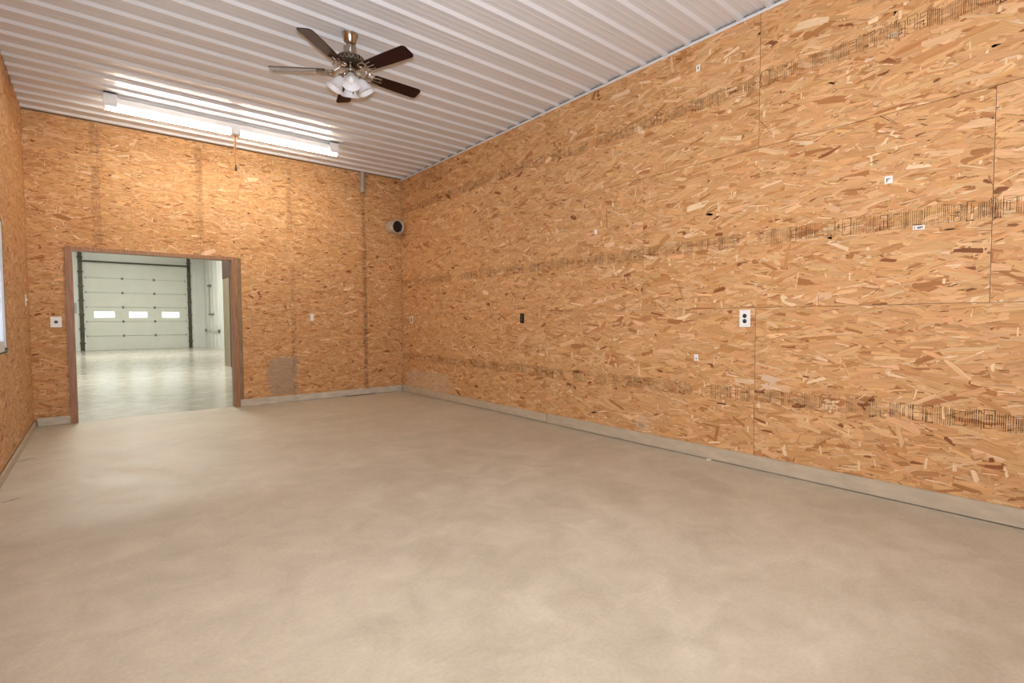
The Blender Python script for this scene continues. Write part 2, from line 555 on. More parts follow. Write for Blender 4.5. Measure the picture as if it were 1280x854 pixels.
SEED = [100]
def panel(wall, origin, rotz, wd, ht, layers=6.0, vertical=False, stains=(), stamps=(), gap=0.002, scale=1.0, ink=None):
    """one OSB sheet: board, strands, printed band; local x along the wall, z up, faces -y"""
    SEED[0] += 1
    rng = np.random.default_rng(SEED[0])
    g = gap
    ox = Vector(origin) + Matrix.Rotation(rotz, 3, 'Z') @ Vector((g, 0, g))
    wd, ht = wd - 2 * g, ht - 2 * g
    b = MB().box(0, wd, 0, 0.011, 0, ht).build('osb_panel', M_BOARD, wall, ox, (0, 0, rotz))
    if layers > 0:
        V, G, c = strands(rng, wd, ht, layers, vertical, stains, scale)
        s = link('wood_strands', strand_mesh(V, G, c, (wd, ht)), b)
        s['kind'] = 'stuff'
    for st in stamps:
        stamp(rng, b, *st, ink=ink)
    return b

# ================================================================== THE ROOM
struct(bx('floor', M_FLOOR, LX - 0.2, RX + 0.2, REAR - 0.2, DY + 0.07, -0.15, 0.0), 'beige grey troweled concrete floor slab')
fl_o = bpy.data.objects['floor']
# dark little cracks by the left wall
def crack(pts, wdt):
    mb = MB()
    for i in range(len(pts) - 1):
        a, b = Vector((*pts[i], 0)), Vector((*pts[i + 1], 0))
        n = Vector((-(b - a).y, (b - a).x, 0)).normalized() * wdt / 2
        f = [mb.bm.verts.new(p + Vector((0, 0, 0.0012))) for p in (a - n, b - n, b + n, a + n)]
        mb.bm.faces.new(f)
    c = fl_o.location
    o = mb.build('crack', M_CRACK, fl_o, (-c.x, -c.y, -c.z))
    return o
crack([(-0.575, 6.02), (-0.54, 6.04), (-0.50, 6.10), (-0.46, 6.11)], 0.012)
crack([(-0.53, 4.72), (-0.49, 4.74), (-0.45, 4.78)], 0.010)

# ---- right wall
wr = struct(bx('wall_right', M_FRAME, RX + 0.0112, RX + 0.16, REAR, DY + 0.15, 0.0, CH), 'wall sheathed in orange brown oriented strand board')
def child_of(wall):
    c = wall.location
    return Vector((-c.x, -c.y, -c.z))
def R_panel(y0, y1, z0, z1, **k):
    # local x runs towards -y
    panel(wr, Vector((RX, y1, z0)) + child_of(wr), -math.pi / 2, y1 - y0, z1 - z0, **k)
def clampy(a, b):
    return max(a, REAR), min(b, DY - 0.001)
def stains_R(y1, z0, y0):
    out = []
    for (sy, sz, ry, rz, c, k) in [(7.1, 0.24, 0.72, 0.16, (0.60, 0.50, 0.36), 0.45), (1.74, 0.69, 0.04, 0.05, (0.72, 0.58, 0.45), 0.6), (2.95, 0.20, 0.10, 0.08, (0.62, 0.48, 0.33), 0.5)]:
        out.append((y1 - sy, sz - z0, ry, rz, c, k))
    return out
rows = [(0.07, 1.291, 1.89, 0.60), (1.291, 2.540, 0.529, 1.835), (2.540, CH - 0.012, 1.885, 3.06)]
for z0, z1, ph, bz in rows:
    k = -3
    while ph + 2.44 * k < DY:
        y0, y1 = clampy(ph + 2.44 * k, ph + 2.44 * (k + 1))
        k += 1
        if y1 - y0 < 0.02:
            continue
        near = y1 > -0.6
        st = []
        if near:
            rr = random.Random(int(z0 * 100) + k)
            ln = y1 - y0 - 0.02
            st = [(ln, 0.135, (0.01, bz - z0 + rr.uniform(-.02, .02)), False, rr.uniform(.05, .3))]
        R_panel(y0, y1, z0, z1, layers=6.0 if near else 2.0, stains=stains_R(y1, z0, y0) if z0 < 1 else (), stamps=st, gap=0.0014 if y0 < 2 else 0.0006)

# ---- back wall with doorway
OL, OR, OT = -0.212, 1.462, 2.050        # clear opening
TL, TR, TT = -0.277, 1.527, 2.092        # outside of casing
mb = MB()
mb.box(LX - 0.15, OL - 0.02, DY + 0.0112, DY + 0.15, 0, CH)
mb.box(OR + 0.02, RX + 0.011, DY + 0.0112, DY + 0.15, 0, CH)
mb.box(OL - 0.02, OR + 0.02, DY + 0.0112, DY + 0.15, OT + 0.02, CH)
wb = struct(mb.build('wall_back', M_FRAME), 'strand board wall with a wide cased opening')
def B_panel(x0, x1, z0, z1, **k):
    panel(wb, (x0, DY, z0), 0.0, x1 - x0, z1 - z0, scale=0.72, ink=M_INK_RED, **k)
def vstamp(x0, z0, z1, bx_, zs, gaps=.3, hgt=0.11):
    return (z1 - z0 - 0.05, hgt, (bx_ - x0, 0.02), True, gaps)
ZT = CH - 0.012
B_panel(LX, TL + .03, 0.07, 1.225, gap=0.0004)
B_panel(LX, TL + .03, 1.225, 2.085, gap=0.0004)
B_panel(LX, 0.37, 2.085, ZT, stamps=[vstamp(LX, 2.085, ZT, 0.03, 0, .15)], gap=0.0004)
B_panel(0.37, 1.575, 2.085, ZT, stamps=[vstamp(0.37, 2.085, ZT, 1.10, 0, .35)], gap=0.0004)
gs = [(2.10 - 1.575, 0.32, 0.21, 0.30, (0.36, 0.29, 0.21), 0.72)]
B_panel(1.575, 2.81, 0.07, 2.5, stamps=[vstamp(1.575, 0.5, 2.5, 2.27, 0, .6, .08)], stains=gs, gap=0.0004)
B_panel(1.575, 2.81, 2.5, ZT, stamps=[vstamp(1.575, 2.5, ZT, 2.24, 0, .3, .09)], gap=0.0004)
B_panel(2.81, RX - 0.004, 0.07, 2.5, stamps=[vstamp(2.81, 0.07, 2.5, 3.385, 0, .0, .10), vstamp(2.81, .07, 2.5, 3.392, 0, 0, .055)], gap=0.0004)
B_panel(2.81, RX - 0.004, 2.5, ZT, stamps=[vstamp(2.81, 2.5, ZT, 3.375, 0, .1, .09), vstamp(2.81, 2.5, ZT, 3.385, 0, 0, .05)], gap=0.0004)

# ---- left wall with window
WY0, WY1, WZ0, WZ1 = 5.02, 5.96, 0.95, 2.05
mb = MB()
for (y0, y1, z0, z1) in [(REAR, WY0, 0, CH), (WY1, DY + 0.15, 0, CH), (WY0, WY1, 0, WZ0), (WY0, WY1, WZ1, CH)]:
    mb.box(LX - 0.15, LX - 0.0112, y0, y1, z0, z1)
wl = struct(mb.build('wall_left', M_FRAME), 'strand board wall with a pale framed window')
def L_panel(y0, y1, z0, z1, **k):
    k.setdefault('layers', 4.5)
    panel(wl, (LX, y0, z0), math.pi / 2, y1 - y0, z1 - z0, **k)
for (a, b, ly) in [(REAR, -2.3, 1.5), (-2.3, 0.14, 2), (0.14, 2.58, 2.5), (2.58, WY0, 4)]:
    for z0, z1 in [(0.07, 1.24), (1.24, 2.46), (2.46, ZT)]:
        L_panel(a, b, z0, z1, layers=ly)
L_panel(WY0, WY1, 0.07, WZ0)
L_panel(WY0, WY1, WZ1, ZT)
for z0, z1 in [(0.07, 1.24), (1.24, 2.46), (2.46, ZT)]:
    L_panel(WY1, DY - 0.002, z0, z1, gap=0.0012)

# window (horizontal slider)
wn = struct(link('window_1', None, None, (LX - 0.05, (WY0 + WY1) / 2, WZ0)), 'white vinyl slider window')
def wbx(name, m, x0, x1, y0, y1, z0, z1, parent):
    c = wn.location
    return MB().box(x0 - c.x, x1 - c.x, y0 - c.y, y1 - c.y, z0 - c.z, z1 - c.z, 0.002).build(name, m, parent)
fx0, fx1 = LX - 0.10, LX + 0.004
e = 0.012
mb = MB(); c = wn.location
for (y0, y1, z0, z1) in [(WY0, WY0 + e, WZ0, WZ1), (WY1 - e, WY1, WZ0, WZ1), (WY0 + e, WY1 - e, WZ0, WZ0 + e), (WY0 + e, WY1 - e, WZ1 - e, WZ1)]:
    mb.box(fx0 - c.x, fx1 - c.x, y0 - c.y, y1 - c.y, z0 - c.z, z1 - c.z)
mb.build('window_gasket', M_GASKET, wn)
mb = MB(); e2 = 0.06
for (y0, y1, z0, z1) in [(WY0 + e, WY0 + e2, WZ0 + e, WZ1 - e), (WY1 - e2, WY1 - e, WZ0 + e, WZ1 - e), (WY0 + e2, WY1 - e2, WZ0 + e, WZ0 + e2), (WY0 + e2, WY1 - e2, WZ1 - e2, WZ1 - e)]:
    mb.box(fx0 - c.x, fx1 - 0.001 - c.x, y0 - c.y, y1 - c.y, z0 - c.z, z1 - c.z, 0.003)
mb.build('window_frame', M_VINYL, wn)
ym = (WY0 + WY1) / 2
for (a, b, xo) in [(WY0 + e2, ym + 0.02, -0.045), (ym - 0.02, WY1 - e2, -0.015)]:
    mb = MB(); s = 0.035; x0, x1 = LX + xo - 0.012, LX + xo + 0.012
    for (y0, y1, z0, z1) in [(a, a + s, WZ0 + e2, WZ1 - e2), (b - s, b, WZ0 + e2, WZ1 - e2), (a + s, b - s, WZ0 + e2, WZ0 + e2 + s), (a + s, b - s, WZ1 - e2 - s, WZ1 - e2)]:
        mb.box(x0 - c.x, x1 - c.x, y0 - c.y, y1 - c.y, z0 - c.z, z1 - c.z, 0.002)
    sa = mb.build('sash', M_VINYL, wn)
    wbx('pane', M_PANE, LX + xo - 0.002, LX + xo + 0.002, a + s, b - s, WZ0 + e2 + s, WZ1 - e2 - s, sa)
wbx('latch', M_BLACK, LX + 0.0035, LX + 0.018, WY1 - 0.14, WY1 - 0.07, WZ0 + 0.02, WZ0 + 0.042, wn)

# ---- rear wall
wre = struct(bx('wall_rear', M_FRAME, LX - 0.15, RX + 0.15, REAR - 0.16, REAR - 0.0112, 0, CH))
for x0, x1 in [(LX, 1.73), (1.73, RX - 0.004)]:
    panel(wre, Vector((x1, REAR, 0.07)) + child_of(wre), math.pi, x1 - x0, CH - 0.09, layers=0.8)

# ---- ceiling: ribbed steel sheets, ribs across the room
cl = struct(bx('ceiling', M_FRAME, LX - 0.15, RX + 0.15, REAR - 0.15, DY + 0.15, CH + 0.004, CH + 0.14), 'white ribbed steel ceiling')
PITCH = 0.2305
prof = []
for k in range(4):
    o = k * PITCH
    prof += [(o - 0.034, 0), (o - 0.012, -0.022), (o + 0.012, -0.022), (o + 0.034, 0)]
    for q in (0.36, 0.64):
        m_ = o + q * PITCH
        prof += [(m_ - 0.014, 0), (m_ - 0.006, -0.0016), (m_ + 0.006, -0.0016), (m_ + 0.014, 0)]
prof.append((4 * PITCH - 0.034, 0))
W = RX - LX
ccen = child_of(cl)
sheet_cache = None
yk = 7.813 - 3 * PITCH
first = True
def sheet_mesh(pr):
    vv, ff = [], []
    for (a, z) in pr:
        vv += [(0, a, z), (W - 0.004, a, z)]
    for i in range(len(pr) - 1):
        ff.append((2 * i, 2 * i + 1, 2 * i + 3, 2 * i + 2))
    me = bpy.data.meshes.new('metal_sheet')
    me.from_pydata(vv, [], ff)
    me.materials.append(M_CEIL)
    return me
full = sheet_mesh(prof)
y = 7.813 - 3 * PITCH
lastp = [q for q in prof if q[0] < DY - y - 0.004] + [(DY - y - 0.002, 0)]
link('metal_sheet', sheet_mesh(lastp), cl, Vector((LX + 0.002, y, CH)) + ccen)
y -= 4 * PITCH
while y > REAR - 0.6:
    if y < REAR:
        cut = [q for q in prof if q[0] > REAR - y]
        link('metal_sheet', sheet_mesh(cut), cl, Vector((LX + 0.002, y, CH)) + ccen)
        break
    link('metal_sheet', full, cl, Vector((LX + 0.002, y, CH)) + ccen)
    y -= 4 * PITCH
# slim angle trim along the top of the right wall
mb = MB()
mb.box(RX - 0.022, RX - 0.003, REAR, DY - 0.003, CH - 0.0215, CH - 0.0195)
mb.box(RX - 0.0045, RX - 0.003, REAR, DY - 0.003, CH - 0.034, CH - 0.0215)
struct(mb.build('trim_2', M_EDGE), 'slim white metal angle where ceiling meets strand board')

# ---- baseboards
b1 = struct(link('baseboard_right', None, None, (RX, 2, 0)), 'tan painted base boards along the long wall')
for (y0, y1, z) in [(REAR, 4.285, 0.112), (4.297, DY - 0.03, 0.105)]:
    mb = MB().box(-0.024, -0.002, y0 - 2 + 0.002, y1 - 2 - 0.002, 0.006, z, 0.003)
    mb.build('base_board', M_BASE, b1)
b2 = struct(link('baseboard_back', None, None, (1.5, DY, 0)), 'pale worn base boards below the back wall')
for (x0, x1) in [(LX + 0.03, TL - 0.002), (TR + 0.002, RX - 0.028)]:
    MB().box(x0 - 1.5, x1 - 1.5, -0.024, -0.002, 0.004, 0.100, 0.003).build('base_board', M_BASE2, b2)
b3 = struct(link('baseboard_left', None, None, (LX, 2, 0)), 'tan base boards along the window wall')
for (y0, y1) in [(REAR, 3.0), (3.0, DY - 0.03)]:
    MB().box(0.002, 0.022, y0 - 2 + 0.002, y1 - 2 - 0.002, 0.004, 0.065, 0.003).build("base_board", M_BASE, b3)

# ---- doorway casing and jambs
t1 = struct(link('trim_1', None, None, ((OL + OR) / 2, DY, 0)), 'brown stained wooden casing around the opening')
cx = (OL + OR) / 2
def tb(name, x0, x1, y0, y1, z0, z1, m=M_CASING):
    return MB().box(x0 - cx, x1 - cx, y0, y1, z0, z1, 0.003).build(name, m, t1)
tb('casing_board', TL, OL + 0.004, -0.020, -0.002, 0.0, TT)
tb('casing_board', OR - 0.004, TR, -0.020, -0.002, 0.0, TT)
tb('casing_board', OL + 0.0045, OR - 0.0045, -0.019, -0.002, OT - 0.004, TT)
tb('jamb_board', OL - 0.018, OL, -0.0015, 0.165, 0.0, OT)
tb('jamb_board', OR, OR + 0.018, -0.0015, 0.165, 0.0, OT)
tb('jamb_board', OL - 0.018, OR + 0.018, -0.0015, 0.165, OT + 0.0005, OT + 0.018)

# ================================================================== THE SHOP BEYOND
SY0, SY1, SX0, SX1, SH = DY + 0.15, 27.92, -4.2, 3.96, 4.9
struct(bx('floor_shop', M_SHOPF, SX0 - 0.2, SX1 + 0.2, DY + 0.0705, SY1 + 0.3, -0.15, 0.0), 'pale polished concrete floor beyond the opening')
struct(bx('ceiling_shop', M_LINER, SX0 - 0.1, SX1 + 0.1, SY0 - 0.1, SY1 + 0.1, SH, SH + 0.1))
struct(bx('wall_shop_left', M_LINER, SX0 - 0.1, SX0, SY0, SY1, 0, SH))
struct(bx('wall_shop_right', M_LINER, SX1, SX1 + 0.1, SY0, SY1, 0, SH), 'white lined side wall of the shop')
mb = MB()
mb.box(SX0 - 0.1, OL - 0.021, SY0 + 0.001, SY0 + 0.011, 0, SH)
mb.box(OR + 0.021, SX1, SY0 + 0.001, SY0 + 0.011, 0, SH)
mb.box(OL - 0.021, OR + 0.021, SY0 + 0.001, SY0 + 0.011, OT + 0.021, SH)
struct(mb.build('wall_shop_near', M_LINER))
# far wall, open where the overhead door stands
GX0, GX1, GH = -0.45, 3.31, 3.72
mb = MB()
mb.box(SX0, GX0, SY1, SY1 + 0.15, 0, SH)
mb.box(GX1, SX1, SY1, SY1 + 0.15, 0, SH)
mb.box(GX0, GX1, SY1, SY1 + 0.15, GH, SH)
wf = struct(mb.build('wall_shop_far', M_LINER), 'white lined end wall around the overhead door')
# liner ribs on far wall and side wall
def rib(x0, x1, y0, y1, z0, z1, parent):
    MB().box(x0 - parent.location.x, x1 - parent.location.x, y0 - parent.location.y, y1 - parent.location.y, z0 - parent.location.z, z1 - parent.location.z).build('liner_rib', M_LINER, parent)
wsr = bpy.data.objects['wall_shop_right']
for yy in np.arange(17.0, 27.6, 0.9144):
    rib(SX1 - 0.015, SX1, yy, yy + 0.03, 0.0, SH, wsr)
for xx in (-1.9, -1.0, 3.62):
    rib(xx, xx + 0.03, SY1 - 0.015, SY1, 0.0, SH, wf)

# overhead door: six sections
gd = struct(link('door_1', None, None, ((GX0 + GX1) / 2, SY1, 0)), 'white sectional overhead door with three small lit windows')
gw = GX1 - GX0
hx = gw / 2
S = GH / 6
WINS = [(-0.09, 0.58), (1.10, 1.735), (2.295, 2.94)]
gc = (GX0 + GX1) / 2
hinge_x = [0.885 - gc, 2.02 - gc]
for k in range(6):
    z0, z1 = k * S + 0.003, (k + 1) * S - 0.003
    mb = MB()
    if k == 2:
        zz0, zz1 = 1.41, 1.655
        xs = [-hx]
        for a, b in WINS:
            xs += [a - gc, b - gc]
        xs.append(hx)
        mb.box(-hx, hx, 0.03, 0.08, z0, zz0); mb.box(-hx, hx, 0.03, 0.08, zz1, z1)
        for j in range(0, len(xs), 2):
            mb.box(xs[j], xs[j + 1], 0.03, 0.08, zz0, zz1)
    else:
        mb.box(-hx, hx, 0.03, 0.08, z0, z1, 0.004)
    # stiles proud of the skin
    for sx in [-hx + 0.05, *hinge_x, hx - 0.05]:
        mb.box(sx - 0.045, sx + 0.045, 0.022, 0.03, z0 + 0.01, z1 - 0.01)
    sec = mb.build('door_section', M_DOOR, gd)
    if k == 2:
        for a, b in WINS:
            MB().box(a - gc, b - gc, 0.05, 0.056, zz0, zz1).build('pane', M_ACRYL, sec)
            m2 = MB(); q = 0.03
            for (x0, x1, c0, c1) in [(a - gc - q, a - gc, zz0 - q, zz1 + q), (b - gc, b - gc + q, zz0 - q, zz1 + q), (a - gc, b - gc, zz0 - q, zz0), (a - gc, b - gc, zz1, zz1 + q)]:
                m2.box(x0, x1, 0.020, 0.0298, c0, c1)
            m2.build('window_frame', M_WHITE, sec)
    if k < 5:
        for sx in hinge_x:
            MB().box(sx - 0.035, sx + 0.035, 0.002, 0.021, z1 - 0.055, z1 + 0.055, 0.006).tube([(sx - 0.05, 0.004, z1), (sx + 0.05, 0.004, z1)], 0.016, 8).build('hinge', M_HINGE, sec)
        for sx in (-hx + 0.10, hx - 0.10):
            MB().box(sx - 0.04, sx + 0.04, 0.004, 0.021, z1 - 0.03, z1 + 0.03, 0.004).build('hinge', M_JOINT, sec)
    MB().box(-hx + 0.1, hx - 0.1, 0.016, 0.022, z1 - 0.006, z1 + 0.006).build('section_joint', M_JOINT, sec) if k < 5 else None
for sx, wv in ((-hx, 0.14), (hx, 0.13)):
    s = -1 if sx < 0 else 1
    x0, x1 = (sx - wv + 0.02, sx + 0.02) if s < 0 else (sx - 0.02, sx + wv - 0.02)
    mb = MB().box(x0, x1, -0.055, -0.045, 0.0, 4.5).box(x0, x0 + 0.012, -0.045, 0.0, 0.0, 4.5).box(x1 - 0.012, x1, -0.045, 0.0, 0.0, 4.5)
    for zz in np.arange(0.3, 4.3, 0.6):
        mb.box(x0 - 0.03, x1 + 0.03, -0.062, -0.0555, zz, zz + 0.05)
    mb.build('track', M_TRACK, gd)
MB().tube([(-hx - 0.05, -0.10, GH + 0.06), (hx + 0.05, -0.10, GH + 0.06)], 0.035, 10).build('spring_shaft', M_TRACK, gd)
MB().box(-hx, hx, 0.02, 0.075, 0.0, 0.0028).build('bottom_seal', M_BLACK, gd)
# left inner casing strip with bolts beside the track
MB().box(-hx - 0.02, -hx + 0.06, -0.03, 0.019, 0.0, 0.55).build('bumper', M_WHITE, gd)

# wall things in the shop
tag(bx('electrical_box', M_GREYBOX, -1.05, -0.66, SY1 - 0.12, SY1 - 0.001, 1.58, 2.02, None, 0.01), 'grey metal electrical box on white wall beside overhead door', 'electrical box')
ob = bpy.data.objects['electrical_box']
MB().box(-0.17, 0.17, -0.070, -0.061, 0.03, 0.41, 0.004).build('box_door', M_GREYBOX, ob)
MB().box(0.12, 0.14, -0.082, -0.0701, 0.19, 0.25, 0.003).build('latch', M_HINGE, ob)
cond = thing('conduit', 'thin dark conduit with wall bracket on white side wall of shop', 'conduit', (SX1 - 0.02, 26.2, 0))
MB().tube([(-0.02, 0, 1.55), (-0.02, 0, 2.80)], 0.016, 8).build('pipe', M_HINGE, cond)
MB().box(-0.06, 0.003, -0.32, 0.32, 2.78, 2.86, 0.006).build('bracket', M_HINGE, cond)
MB().box(-0.05, 0.003, -0.9, 0.32, 1.52, 1.57, 0.006).build('bracket', M_HINGE, cond)
rail = thing('guard_rail', 'low grey rail with dark end fittings on shop side wall', 'rail', (SX1 - 0.02, 25.7, 0))
MB().tube([(-0.06, -1.75, 0.81), (-0.06, 1.75, 0.81)], 0.018, 8).build('bar', M_JOINT, rail)
for s in (-1.6, 1.6):
    MB().lathe([(0, 0), (0.065, 0.0), (0.07, 0.03), (0.04, 0.08), (0, 0.085)], 12, Matrix.Translation((0.003, s, 0.81)) @ Matrix.Rotation(-math.pi / 2, 4, 'Y')).build('end_fitting', M_TRACK, rail)

# short timber partition behind the right jamb
wp = struct(link('wall_partition', None, None, (2.72, 15.5, 0)), 'timber partition end seen through the opening')
MB().box(0.02, 1.23, -0.45, 0.50, 0.0, 3.4).build('partition_core', M_DARKWOOD, wp)
MB().box(0.0, 0.018, -0.44, 0.50, 0.0, 1.20, 0.002).build('plywood_sheet', M_PLY, wp)
MB().box(0.0, 0.018, -0.44, 0.50, 1.204, 2.38, 0.002).build('plywood_sheet', M_PLY, wp)
MB().box(-0.012, 0.0, -0.46, -0.40, 0.0, 2.38, 0.002).build('edge_strip', M_DARKWOOD, wp)
MB().box(-0.01, 0.018, -0.46, 0.50, 2.384, 3.4, 0.002).build('upper_board', M_DARKWOOD, wp)

# ================================================================== THINGS IN THE ROOM
# ---- fluorescent strip light
FY = 6.87
def strip_light(x0, x1, fy, label):
    t = thing('strip_light', label, 'light fixture', ((x0 + x1) / 2, fy, CH - 0.019))
    h = (x1 - x0) / 2
    z = 0.019
    MB().box(-h + 0.012, h - 0.012, -0.05, 0.05, -0.115 + z, -0.050 + z, 0.006).build('housing', M_FIXT, t)
    for s in (-1, 1):
        a, b = sorted((s * h, s * (h - 0.115)))
        mb = MB().box(a, b, -0.064, -0.058, -0.150 + z, -0.006 + z).box(a, b, 0.058, 0.064, -0.150 + z, -0.006 + z)
        e0, e1 = sorted((s * h, s * (h - 0.008)))
        mb.box(e0, e1, -0.058, 0.058, -0.176 + z, -0.006 + z)
        mb.box(a, b, -0.064, 0.064, -0.006 + z, -0.0002, 0.0)
        mb.build('end_bracket', M_FIXT, t)
        # lamp holders
        for yy in (-0.034, 0.034):
            e2, e3 = sorted((s * (h - 0.0085), s * (h - 0.024)))
            MB().box(e2, e3, yy - 0.016, yy + 0.016, -0.172 + z, -0.1155 + z, 0.003).build('lamp_holder', M_WHITE, t)
    MB().box(-0.055, 0.055, -0.056, 0.056, -0.172 + z, -0.1155 + z, 0.006).box(-0.035, 0.035, -0.060, -0.0565, -0.165 + z, -0.10 + z).build('centre_socket', M_FIXT, t)
    for s in (-1, 1):
        for yy in (-0.034, 0.034):
            a, b = sorted((s * 0.0552, s * (h - 0.0245)))
            MB().tube([(a, yy, -0.146 + z), (b, yy, -0.146 + z)], 0.0185, 14).build('tube', M_TUBE, t, smooth=True)
    MB().tube([(-0.01, 0.0, -0.1722 + z), (-0.012, 0.0, -0.34), (-0.006, -0.002, -0.455), (-0.002, 0, -0.50)], [0.006, 0.006, 0.006, 0.006], 8).tube([(0.004, 0.0, -0.1722 + z), (0.0, 0.003, -0.36), (-0.003, 0, -0.48)], 0.005, 8).build('pull_cord', M_CORD, t)
    MB().lathe([(0, 0), (0.007, 0), (0.015, -0.05), (0.014, -0.068), (0, -0.075)], 10, Matrix.Translation((-0.002, 0, -0.50))).build('cord_knob', M_KNOB, t)
    return t
strip_light(0.115, 2.575, FY, 'long white fluorescent strip light with glowing tubes on ribbed ceiling')

# ---- ceiling fan
FC = Vector((1.695, 4.185, CH - 0.0))
fan = thing('ceiling_fan', 'five blade dark wood ceiling fan with glass shades and nickel body', 'ceiling fan', FC - Vector((0, 0, 0.019)))
D = 0.019
MB().lathe([(0, 0), (0.068, 0.0), (0.068, -0.012), (0.058, -0.030), (0.046, -0.075), (0.030, -0.088), (0, -0.088)], 28).build('canopy', M_NICKEL, fan, smooth=True)
MB().tube([(0, 0, -0.088), (0, 0, -0.12)], 0.013, 12).build('downrod', M_NICKEL, fan, smooth=True)
MB().lathe([(0, -0.095), (0.040, -0.095), (0.052, -0.102), (0.052, -0.170), (0.060, -0.178), (0, -0.178)], 28).build('motor_collar', M_NICKEL, fan, smooth=True)
mo = MB().lathe([(0, -0.178), (0.085, -0.180), (0.108, -0.196), (0.108, -0.238), (0.085, -0.256), (0, -0.258)], 32).build('motor_housing', M_DARKMET, fan, smooth=True)
# pierced nickel scrollwork around the motor
for k in range(20):
    a = 2 * math.pi * k / 20
    pts = []
    for j in range(9):
        th = 2 * math.pi * j / 8
        aa = a + 0.13 * math.cos(th)
        pts.append((0.111 * math.cos(aa), 0.111 * math.sin(aa), -0.217 + 0.020 * math.sin(th)))
    MB().tube(pts, 0.0028, 5, False).build('scroll', M_NICKEL, mo)
MB().lathe([(0, -0.258), (0.040, -0.258), (0.044, -0.264), (0.044, -0.315), (0.050, -0.322), (0.048, -0.334), (0, -0.336)], 24).build('switch_housing', M_NICKEL, fan, smooth=True)
ZB = 3.274 - (CH - 0.019)           # blade plane, relative to the fan's base
BR = 0.645
outl = []
for (x, y_) in [(0.20, 0.054), (0.42, 0.063), (0.60, 0.067)]:
    outl.append((x, y_))
for j in range(7):
    th = math.pi / 2 * (1 - j / 6)
    outl.append((BR - 0.030 + 0.030 * math.cos(th), 0.037 + 0.030 * math.sin(th)))
outl = outl + [(x, -y_) for x, y_ in outl[::-1]]
me_b = MB().poly(outl, 0.006).mesh('blade', M_BLADE)
me_b.materials.append(M_BLADE_TOP)
for k in range(5):
    a = R_(218.3 + 72 * k)
    rot = Matrix.Rotation(a, 4, 'Z') @ Matrix.Rotation(R_(-12), 4, 'X')
    me = me_b
    bl = link('blade', me, fan)
    bl.matrix_local = Matrix.Translation((0, 0, ZB + 0.004)) @ rot
    ir = MB()
    # blade iron: arm from the motor, scrolled loops, plate under the blade
    ir.tube([(0.085, 0, 0.030), (0.12, 0, 0.012), (0.15, 0, -0.010), (0.19, 0, -0.008)], [0.010, 0.009, 0.008, 0.007], 8)
    for sy in (-1, 1):
        lp = []
        for j in range(13):
            th = 2 * math.pi * j / 12
            lp.append((0.165 + 0.034 * math.cos(th), sy * (0.032 + 0.026 * math.sin(th)), -0.009))
        ir.tube(lp, 0.0055, 6, False)
        ir.tube([(0.185, sy * 0.012, -0.008), (0.22, sy * 0.034, -0.007), (0.262, sy * 0.036, -0.007)], [0.006, 0.007, 0.008], 6)
    ir.tube([(0.19, 0, -0.008), (0.275, 0, -0.0075)], [0.007, 0.009], 6)
    ir.build('blade_iron', M_NICKEL, bl, smooth=True)
# light kit: four bell shades
def bell(n=24):
    out = [(0.022, 0.0), (0.030, -0.012), (0.040, -0.034), (0.049, -0.062), (0.062, -0.088), (0.076, -0.106)]
    inn = [(r - 0.0035, z) for r, z in out[::-1]]
    return MB().lathe(out + inn, n, closed=True).mesh('glass_shade', M_SHADE, True)
me_shade = bell()
me_bulb = MB().lathe([(0, 0.004), (0.012, 0.0), (0.013, -0.020), (0.024, -0.042), (0.027, -0.060), (0.020, -0.078), (0, -0.086)], 16).mesh('bulb', M_BULB, True)
for k in range(4):
    a = R_(250 + 90 * k)
    dx, dy = math.cos(a), math.sin(a)
    MB().tube([(0.035 * dx, 0.035 * dy, -0.318), (0.060 * dx, 0.060 * dy, -0.330), (0.075 * dx, 0.075 * dy, -0.352)], 0.009, 8).build('light_arm', M_NICKEL, fan, smooth=True)
    mt = Matrix.Translation((0.073 * dx, 0.073 * dy, -0.352)) @ Matrix.Rotation(a, 4, 'Z') @ Matrix.Rotation(R_(-28), 4, 'Y')
    cup = MB().lathe([(0, 0.012), (0.020, 0.010), (0.027, 0.0), (0.027, -0.012), (0.0, -0.012)], 16).build('fitter_cup', M_NICKEL, fan, smooth=True)
    cup.matrix_local = mt
    sh = link('glass_shade', me_shade, fan); sh.matrix_local = mt @ Matrix.Translation((0, 0, -0.0125))
    bu = link('bulb', me_bulb, sh); bu.matrix_local = Matrix.Translation((0, 0, -0.006))
MB().tube([(0.012, -0.02, -0.336), (0.012, -0.02, -0.47)], 0.0022, 5).lathe([(0, 0), (0.005, -0.004), (0.006, -0.02), (0, -0.026)], 8, Matrix.Translation((0.012, -0.02, -0.47))).build('pull_chain', M_NICKEL, fan)

# ---- flue stub near the corner
fp = Vector((3.86, DY - 0.002, 2.775))
ax = Vector((0.12, -1.0, -0.10)).normalized()
mtx = ax.to_track_quat('Z', 'Y').to_matrix().to_4x4()
flue = thing('flue_pipe', 'short galvanised flue pipe stub with black mouth near room corner', 'pipe', fp)
def mlathe(prof, n, m, name, closed=False):
    return MB().lathe(prof, n, mtx, closed).build(name, m, flue, smooth=True)
mlathe([(0.103, 0.014), (0.103, 0.200), (0.112, 0.205), (0.115, 0.214), (0.111, 0.222), (0.096, 0.216), (0.094, 0.206), (0.094, 0.014)], 28, M_GALV, 'pipe', True)
mlathe([(0, 0.030), (0.0935, 0.030), (0.0935, 0.16), (0.090, 0.16), (0.090, 0.034), (0, 0.034)], 28, M_SOOT, 'sooty_liner')
rag = MB()
pts = [(0.089 * math.cos(2 * math.pi * k / 6 + 0.3), 0.089 * math.sin(2 * math.pi * k / 6 + 0.3)) for k in range(6)]
rag.poly(pts, 0.03, mtx @ Matrix.Translation((0, 0, 0.19)))
rag.build('black_plug', M_SOOT, flue)

